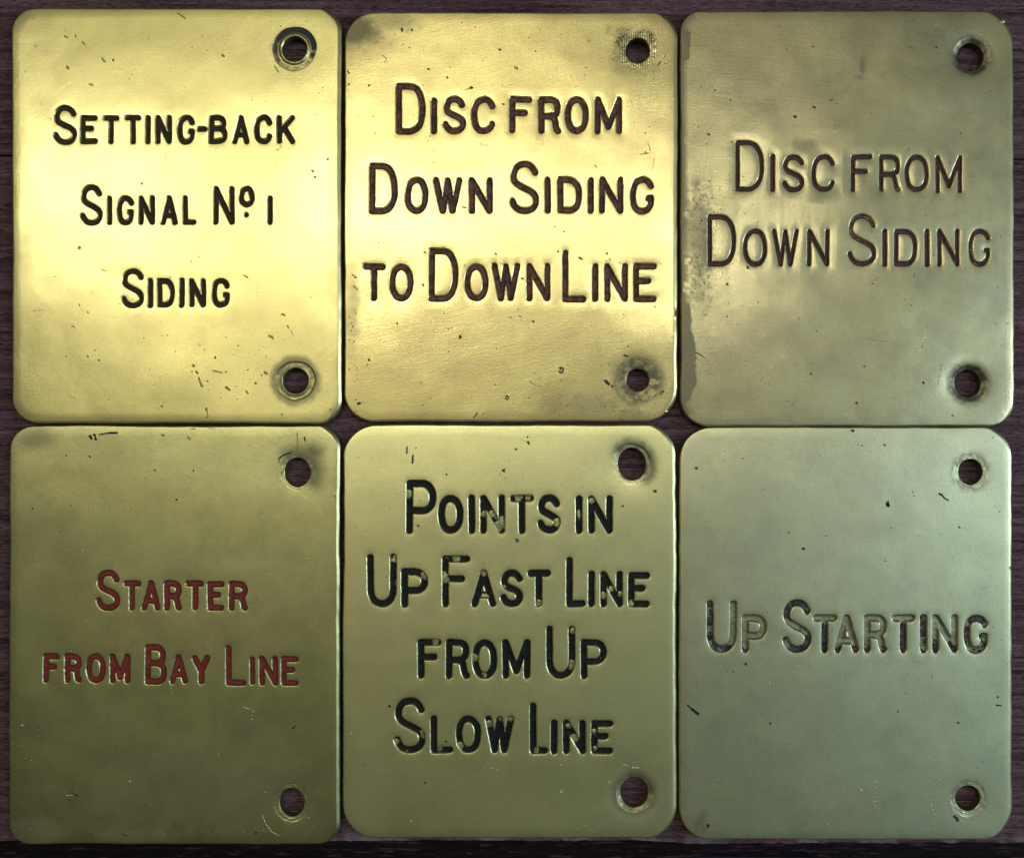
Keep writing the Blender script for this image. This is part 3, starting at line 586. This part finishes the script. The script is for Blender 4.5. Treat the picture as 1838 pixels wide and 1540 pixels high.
        dd = bilin(*args, A, B); s_ = dd < -2.7; pts = np.stack([A[s_], B[s_]], 1)
        pts = pts+rng.uniform(-.3, .3, pts.shape)
        V, Fc, orig = triangulate(loops, pts, lambda x, y: bilin(*args, x, y) < 1.8)
        d = bilin(*args, V[:, 0], V[:, 1]); al = bilin(L['al'], L['x0'], L['y0'], 1.0, V[:, 0], V[:, 1])
        bb = L['bb']; u = (V[:, 0]-bb[0])/(bb[1]-bb[0]+1e-6); v = (bb[3]-V[:, 1])/(bb[3]-bb[2]+1e-6)
        pa = paint_amount(pi, li, L['g'], u, v, V[:, 0], V[:, 1])
        dp = dep*(1+.12*(fbm(V[:, 0], V[:, 1], 20, li, 2)-.5)*2)
        if pi == 4: dp = dp+(1-np.clip(pa, 0, 1))*-1.4
        zf = face_z(V[:, 0], V[:, 1])
        prof = np.interp(d, [-6, -2.0, -.9, 0, .8, 1.8], [1.06, 1.0, .94, .24, .04, 0])
        z = zf-prof*dp+(d < -1.2)*(fbm(V[:, 0], V[:, 1], 5, 300+li, 2)-.5)*.8
        paint = np.where(d > -.1, 0.0, 1.0)*np.clip(pa, 0, 1)*sstep(.35, -.7, d)
        X3 = np.stack([V[:, 0]-L['cx'], V[:, 1]-L['cy'], z], 1)
        o = make_mesh('engraved_letter', X3, Fc, lmat, root, dict(tarnish_and_shade=np.maximum(.35*sstep(.1, -.6, d), ((.02+.45*sstep(.35, .7, fbm(V[:, 0], V[:, 1], 7, 400+li, 3))) if pi > 3 else 0)*sstep(-.3, -2, d)), dirt_and_shade=(.5 if pi > 3 else .25)*sstep(.1, -.6, d)*(sstep(-3.2, -1.6, d)*.7+.3), paint=paint, along=al, depth=d), sharp=None,
                      loc=(L['cx']*U, L['cy']*U, T*U))
        if pi == 5 and li in (4, 5, 8): o['label'] = 'engraved letter with bare metal showing where the paint has gone'
    # --- marks mesh
    mloops = contours(MK, gx0, gy0, 1.0, 0.0, 1.3)
    if mloops:
        V, Fc, orig = triangulate([(q, True) for q in mloops], np.stack([GX[MK < -.55], GY[MK < -.55]], 1)+.001, lambda x, y: bilin(MK, gx0, gy0, 1.0, x, y) < 0)
        d = bilin(MK, gx0, gy0, 1.0, V[:, 0], V[:, 1])
        ii = np.clip(np.round(V[:, 0]-gx0).astype(int), 0, GW-1); jj = np.clip(np.round(V[:, 1]-gy0).astype(int), 0, GH-1)
        dt = MD[jj, ii]
        dt = dt*[.36, .72, .8, 1, 1, 1][pi]
        z = face_z(V[:, 0], V[:, 1])+np.clip(d, -2.2, 0)*np.where(dt < .25, 1.5, 1.0)
        o = make_mesh('pits_and_scratches', np.stack([V[:, 0], V[:, 1], z], 1), Fc, mat, root, dict(tarnish_and_shade=dt*.9, dirt_and_shade=dt*sstep(.05, -.5, d), pale=(.8*sstep(.05, -.4, d)*(dt < .12) if pi > 1 else 0*d)), loc=(0, 0, T*U))
        o['kind'] = 'stuff'
        plate_loops += [(q, False) for q in mloops]

    # --- screw holes: a worn rim round each, modelled down to the underside
    for hi, (hx, hy, rx, ry, rr, kind) in enumerate(p['holes']):
        n = 320 if kind == 'filed' else 96; th = np.linspace(0, 2*math.pi, n, endpoint=False)
        hcx, hcy = hx-cx, cy-hy
        RR = rr+.8*np.sin(2*th+hi+pi)+.5*np.sin(3*th+pi*2)+.3*np.sin(7*th+hi)
        ring = np.stack([hcx+RR*np.cos(th), hcy+RR*np.sin(th)], 1)
        plate_loops.append((ring, False))
        prof = [(0.0, None)]
        fr = np.concatenate([[0], np.linspace(.05, .87, 22), [.92, .96, 1.0]])
        V = []; tr = []; dr = []
        jag = .3*np.sin(2*th+pi+hi)+.2*np.sin(5*th+pi*3)+.12*np.sin(11*th+hi)
        for f in fr:
            ex = (rx+jag)*np.cos(th); ey = (ry+jag)*np.sin(th)
            x = hcx+(RR*np.cos(th))*(1-f)+ex*f; y = hcy+(RR*np.sin(th))*(1-f)+ey*f
            z = face_z(x, y)
            rad = (1-f)*(rr-rx)             # px from the hole's edge
            if kind == 'collar': z = z-2.6*sstep(0, .10, f)*sstep(.9, .55, f)
            elif kind == 'ring': z = z-1.3*sstep(0, .25, f)*sstep(.95, .5, f)
            elif kind == 'turned': z = z-1.0*sstep(0, .8, f)+.08*np.sin(rad*1.5+1.5*np.sin(th*2))*sstep(0, .15, f)*sstep(1, .9, f)
            elif kind == 'soft': z = z-3.4*sstep(.1, 1, f)
            elif kind == 'dimple': z = z-2.2*sstep(.05, .9, f)
            elif kind == 'worn': z = z-1.8*sstep(0, .5, f)*(.5+.5*np.cos(th-.6))
            elif kind == 'filed': z = z+.15*np.sin((x+cx)*2*math.pi/4.1)*sstep(0, .1, f)*sstep(1, .9, f)
            else: z = z-.35*sstep(0, .4, f)+.1*np.sin(rad*1.8)*sstep(0, .15, f)*sstep(1, .9, f)
            if f > .9: z = z-(f-.9)*(8 if kind in ('faint', 'arc', 'filed', 'turned') else 14)
            z = z+(fbm(x+hi*50, y, 6, 33+pi, 3)-.5)*.7*sstep(0, .12, f)
            V.append(np.stack([x, y, z], 1))
            ang = fbm(np.cos(th)*2.2, np.sin(th)*2.2, 1, 90+hi*5+pi, 3)
            t0 = stains(x, y)*(1-sstep(0, .15, f)*  .35*(1-sstep(.35, .65, fbm(x, y, 9, 44+hi, 3))))
            if kind == 'collar':
                tt = np.clip(.75*sstep(.02, .1, f)*sstep(.72, .45, f)*(.5+1.3*sstep(.30, .55, ang+.25*np.sin(th+.5))), 0, 1); t0 = np.maximum(t0, tt)
            if kind == 'ring': t0 = np.maximum(t0, .5*sstep(.02, .2, f)*sstep(.6, .4, f)*sstep(.3, .6, ang))
            if kind in ('dimple', 'worn'): t0 = np.maximum(t0, .45*sstep(.4, .9, f)*sstep(.35, .6, ang))
            tr.append(t0); dr.append(np.zeros(n)+(.85*sstep(.08, .2, f)*sstep(.6, .35, f)*sstep(.22, .40, ang+.2*np.sin(th-.2)) if kind == 'collar' else 0))
        for zz in (-6, -13, -T+.3):
            x = hcx+(rx+jag)*np.cos(th); y = hcy+(ry+jag)*np.sin(th)
            V.append(np.stack([x, y, np.full(n, zz)], 1)); tr.append(np.full(n, .55)); dr.append(np.full(n, .35))
        V = np.concatenate(V); V[:, 0] -= hcx; V[:, 1] -= hcy; k_ = len(tr); Fq = []
        for a in range(k_-1):
            for b in range(n):
                b2 = (b+1) % n; Fq.append((a*n+b, a*n+b2, (a+1)*n+b2, (a+1)*n+b))
        make_mesh('screw_hole_rim', V, Fq, mat, root, dict(tarnish_and_shade=np.concatenate(tr), dirt_and_shade=np.concatenate(dr)), sharp=50, loc=(hcx*U, hcy*U, T*U))

    # --- the plate body
    loops = []
    for k, (inset, drop) in enumerate(EDGE):
        q = outl-onrm*(inset*(.42+.75*sstep(.25, .8, onrm[:, 0]+.15*onrm[:, 1]))[:, None])
        loops.append((q, True if k == 0 else None))
    loops += plate_loops
    g = 3.2
    ax = np.arange(lx0+14, lx1-13, g); ay = np.arange(ly0+14, ly1-13, g)
    A, B = np.meshgrid(ax, ay); A[::2] += g/2; A = A.ravel()+rng.uniform(-.4, .4, A.size); B = B.ravel()+rng.uniform(-.4, .4, B.size)
    ind = bilin(ins_, gx0, gy0, 1.0, A, B)
    ok = (ind > 15.5) & (bilin(LET, gx0, gy0, 1.0, A, B) > 3.0) & (bilin(MK, gx0, gy0, 1.0, A, B) > .9) & (bilin(HOL, gx0, gy0, 1.0, A, B) > 3.4)
    def keep(x, y):
        return (bilin(LET, gx0, gy0, 1.0, x, y) > 1.8) & (bilin(MK, gx0, gy0, 1.0, x, y) > 0) & (bilin(HOL, gx0, gy0, 1.0, x, y) > 0) 
    # corners of the hull outside the outline are dropped by the outline's own orientation and this test
    def inside_outline(x, y):
        x0_, x1_, y0_, y1_ = lx0, lx1, ly0, ly1
        tl, tr_, br, bl = p['r']; out = np.zeros(x.shape, bool)
        for (ccx, ccy, rr_, sx, sy) in ((x0_+tl, y1_-tl, tl, -1, 1), (x1_-tr_, y1_-tr_, tr_, 1, 1), (x1_-br, y0_+br, br, 1, -1), (x0_+bl, y0_+bl, bl, -1, -1)):
            m2 = ((x-ccx)*sx > 0) & ((y-ccy)*sy > 0); out |= m2 & (np.hypot(x-ccx, y-ccy) > rr_+1.5)
        return ~out & (x > x0_-3) & (x < x1_+3) & (y > y0_-3) & (y < y1_+3)
    V, Fc, orig = triangulate(loops, np.stack([A[ok], B[ok]], 1), lambda x, y: keep(x, y) & inside_outline(x, y))
    nO = len(outl)
    drop = np.zeros(len(V)); isr = np.zeros(len(V), bool)
    for k, (inset, dz) in enumerate(EDGE):
        m_ = (orig >= k*nO) & (orig < (k+1)*nO); drop[m_] = dz
    ex = (fbm(V[:, 0], V[:, 1], 30, 12+pi, 3)-.5)
    z = face_z(V[:, 0], V[:, 1])*np.clip(1+drop/7, 0, 1)+drop*(1+.5*ex)
    # soft pillow towards the edge
    dist_in = bilin(ins_, gx0, gy0, 1.0, V[:, 0], V[:, 1])
    z = z-[.8, .4, .5, .7, .6, .6][pi]*np.clip(1-dist_in/18, 0, 1)**2
    ring0 = {int(orig[i]): i for i in range(len(V)) if 0 <= orig[i] < nO}
    tar_shade = stains(V[:, 0], V[:, 1]); tar_shade = np.maximum(tar_shade, .6*sstep(-2.8, -5, drop)); dirt_and_shade = .75*sstep(-5, -8, drop)  # steep rim darkened in its colour to stand in for contact shade
    V3 = np.stack([V[:, 0], V[:, 1], z], 1)
    # side wall
    Fl = Fc.tolist(); base = len(V3); ext = []; et = []
    for lv, zz, off in ((0, -12.0, .4), (1, -T+1.5, .0), (2, -T+.2, -1.5)):
        q = outl+onrm*off
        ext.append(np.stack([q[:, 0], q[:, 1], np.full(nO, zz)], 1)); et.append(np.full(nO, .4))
    ext = np.concatenate(ext)
    for b in range(nO):
        b2 = (b+1) % nO
        if b in ring0 and b2 in ring0:
            Fl.append((ring0[b2], ring0[b], base+b, base+b2))
        for lv in range(2):
            Fl.append((base+lv*nO+b2, base+lv*nO+b, base+(lv+1)*nO+b, base+(lv+1)*nO+b2))
    V3 = np.concatenate([V3, ext]); tar_shade = np.concatenate([tar_shade]+et); dirt_and_shade = np.concatenate([dirt_and_shade, np.full(3*nO, .8)])  # side walls coloured near black, painted contact shade at the plate's boundary
    make_mesh('plate_body', V3, Fl, mat, root, dict(tarnish_and_shade=tar_shade, dirt_and_shade=dirt_and_shade), loc=(0, 0, T*U))

# ---------------------------------------------------------------- the table
def wood_material(name, dark, light, chip, tint, seed, wear):
    nt = NT(name)
    v = nt.coord(.035, 1, 1, loc=(seed*97., 0, 0)); v1 = nt.coord(1, 1, 1, loc=(seed*13., 5, 0)); v2 = nt.coord(.12, 1, 1, loc=(seed*29., 3, 0))
    g1 = nt.noise(v, .10, 5, .65, .6); g2 = nt.noise(v2, .5, 3, .7); mot = nt.noise(v1, .02, 4, .6); fn = nt.noise(v1, .5, 2, .6)
    f = nt.ramp(nt.math('ADD', nt.math('MULTIPLY', g1, .6), nt.math('MULTIPLY', g2, .4)), .36, .66)
    c = nt.mix(f, dark, light)
    c = nt.mix(nt.ramp(mot, .4, .7, 0., .5), c, tint)
    pores = nt.ramp(nt.noise(nt.coord(.09, 1, 1, loc=(seed*3., 8, 0)), .8, 2, .6), .30, .42, 1., 0.)
    c = nt.mix(nt.math('MULTIPLY', pores, .7), c, (0.006, 0.004, 0.005, 1))
    w1 = nt.ramp(nt.math('ADD', nt.math('MULTIPLY', g2, .45), nt.math('MULTIPLY', fn, .55)), wear, wear+.09)
    c = nt.mix(nt.math('MULTIPLY', w1, .7), c, chip)
    c = nt.mix(nt.attr('bare'), c, chip)
    h = nt.math('SUBTRACT', nt.math('ADD', nt.math('MULTIPLY', g1, .6), nt.math('MULTIPLY', g2, .5)), nt.math('MULTIPLY', pores, .5))
    nrm = nt.bump(h, 2.0*U, 1.0)
    return nt.done(nt.bsdf(c, nt.ramp(fn, .3, .7, .5, .75), 0., nrm, .14))
wood = wood_material('dark_stained_wood', (0.030, 0.015, 0.020, 1), (0.225, 0.128, 0.138, 1), (0.33, 0.25, 0.27, 1), (0.085, 0.042, 0.050, 1), 1, .60)

top = bpy.data.objects.new('tabletop', None); C.objects.link(top); top['kind'] = 'structure'
top['label'] = 'dark stained wooden tabletop under the brass plates'
def at0(px, py, z=0.):                  # photo pixel to table px at height z (px)
    s_ = (D+T-z)/D; return ((px-919)*s_, (770-py)*s_)
def plank(yfun_top, yfun_bot, front=False, seed=0):
    """board between two photo rows given at x = -120 .. 1960; thickness 120 px"""
    xs = np.linspace(-130, 1970, 420)
    V = []; bare = []
    n1 = 46
    yt = np.array([yfun_top(x) for x in xs]); yb = np.array([yfun_bot(x) for x in xs])
    if front: yb = yb+(fbm(xs, xs*0, 180, 21, 3)-.5)*9+(fbm(xs, xs*0, 14, 22, 2)-.5)*3
    ts = np.concatenate([[0, 0, .0012, .004], np.linspace(.02, .98, n1), [.996, .9988, 1, 1]])
    drops = np.concatenate([[-120, -5, -1.2, -.2], np.zeros(n1), [-.2, -1.2, -5, -120]])
    if front:
        ts = ts[:-4]; drops = drops[:-4]
    rows = []
    for t, dz in zip(ts, drops):
        py = yt*(1-t)+yb*t
        X, Y = at0(xs, py); z = np.full(xs.shape, dz, float)+(fbm(X*.15, Y, 14, seed+5, 3)-.5)*.9
        rows.append(np.stack([X, Y, z], 1)); bare.append(np.zeros(xs.shape))
    if front:                            # worn, chipped front edge
        for k, (off, dz) in enumerate([(0, -.2), (.6, -1.2), (1.0, -4), (1.2, -14), (1.2, -34), (1.2, -120)]):
            X, Y = at0(xs, yb)
            Y = Y-off; rows.append(np.stack([X, Y, np.full(xs.shape, dz, float)], 1))
            bare.append((.55*sstep(.5, .68, fbm(xs, xs*0, 50, 78, 3)) if k < 3 else 0)+xs*0)
    V = np.concatenate(rows); m = len(xs); R = len(rows); F = []
    for a in range(R-1):
        for b in range(m-1): F.append((a*m+b, (a+1)*m+b, (a+1)*m+b+1, a*m+b+1))
    o = make_mesh('plank', V, F, wood, top, dict(bare=np.concatenate(bare)), sharp=55)
    return o
seam = lambda x: 279+(x/1838.)*6.5
plank(lambda x: -320, lambda x: seam(x)-.9, seed=1)
plank(lambda x: seam(x)+.9, lambda x: 1510, front=True, seed=2)

# the darker, battered moulding set lower along the table's front
rail = wood_material('blackened_wood', (0.004, 0.002, 0.003, 1), (0.014, 0.006, 0.007, 1), (0.085, 0.05, 0.05, 1), (0.008, 0.003, 0.003, 1), 3, .66)
xs = np.linspace(-130, 1970, 700); rows = []; bare = []
for k in range(34):
    t = k/24
    X, Y = at0(xs, 1500+xs*0, -26)
    lip = (fbm(xs, xs*0, 260, 91, 2)-.5)*9+(fbm(xs, xs*0, 16, 92, 2)-.5)*2.5 - 4*sstep(230, 60, np.abs(xs-1370))
    off = (lip+45)*min(t, 1)
    z = -26-3*t**3-(0 if k <= 24 else (k-24)**1.6*3)+(fbm(xs*.14, np.full(xs.shape, off.mean()), 7, 93, 3)-.5)*3.5
    rows.append(np.stack([X, Y-off-(max(0, k-24)*.25), z], 1))
    bare.append(sstep(.62, .8, fbm(xs*.13, np.full(xs.shape, k*4.1), 6, 94, 4))*.8*(k > 4))
m = len(xs); F = [(a*m+b, (a+1)*m+b, (a+1)*m+b+1, a*m+b+1) for a in range(len(rows)-1) for b in range(m-1)]
make_mesh('front_moulding', np.concatenate(rows), F, rail, top, dict(bare=np.concatenate(bare)), sharp=55)

nt = NT('dark_blue_cloth'); v = nt.coord()
fm = nt.done(nt.bsdf(nt.mix(nt.ramp(nt.noise(v, .05, 3), .4, .65), (0.003, 0.005, 0.022, 1), (0.006, 0.012, 0.05, 1)), .9))
fl = make_mesh('floor', [(-2600, -2400, -1600), (2600, -2400, -1600), (2600, 2400, -1600), (-2600, 2400, -1600)], [(0, 1, 2, 3)], fm, None, flat=True)
fl['kind'] = 'structure'; fl['label'] = 'dark blue floor below the table edge'
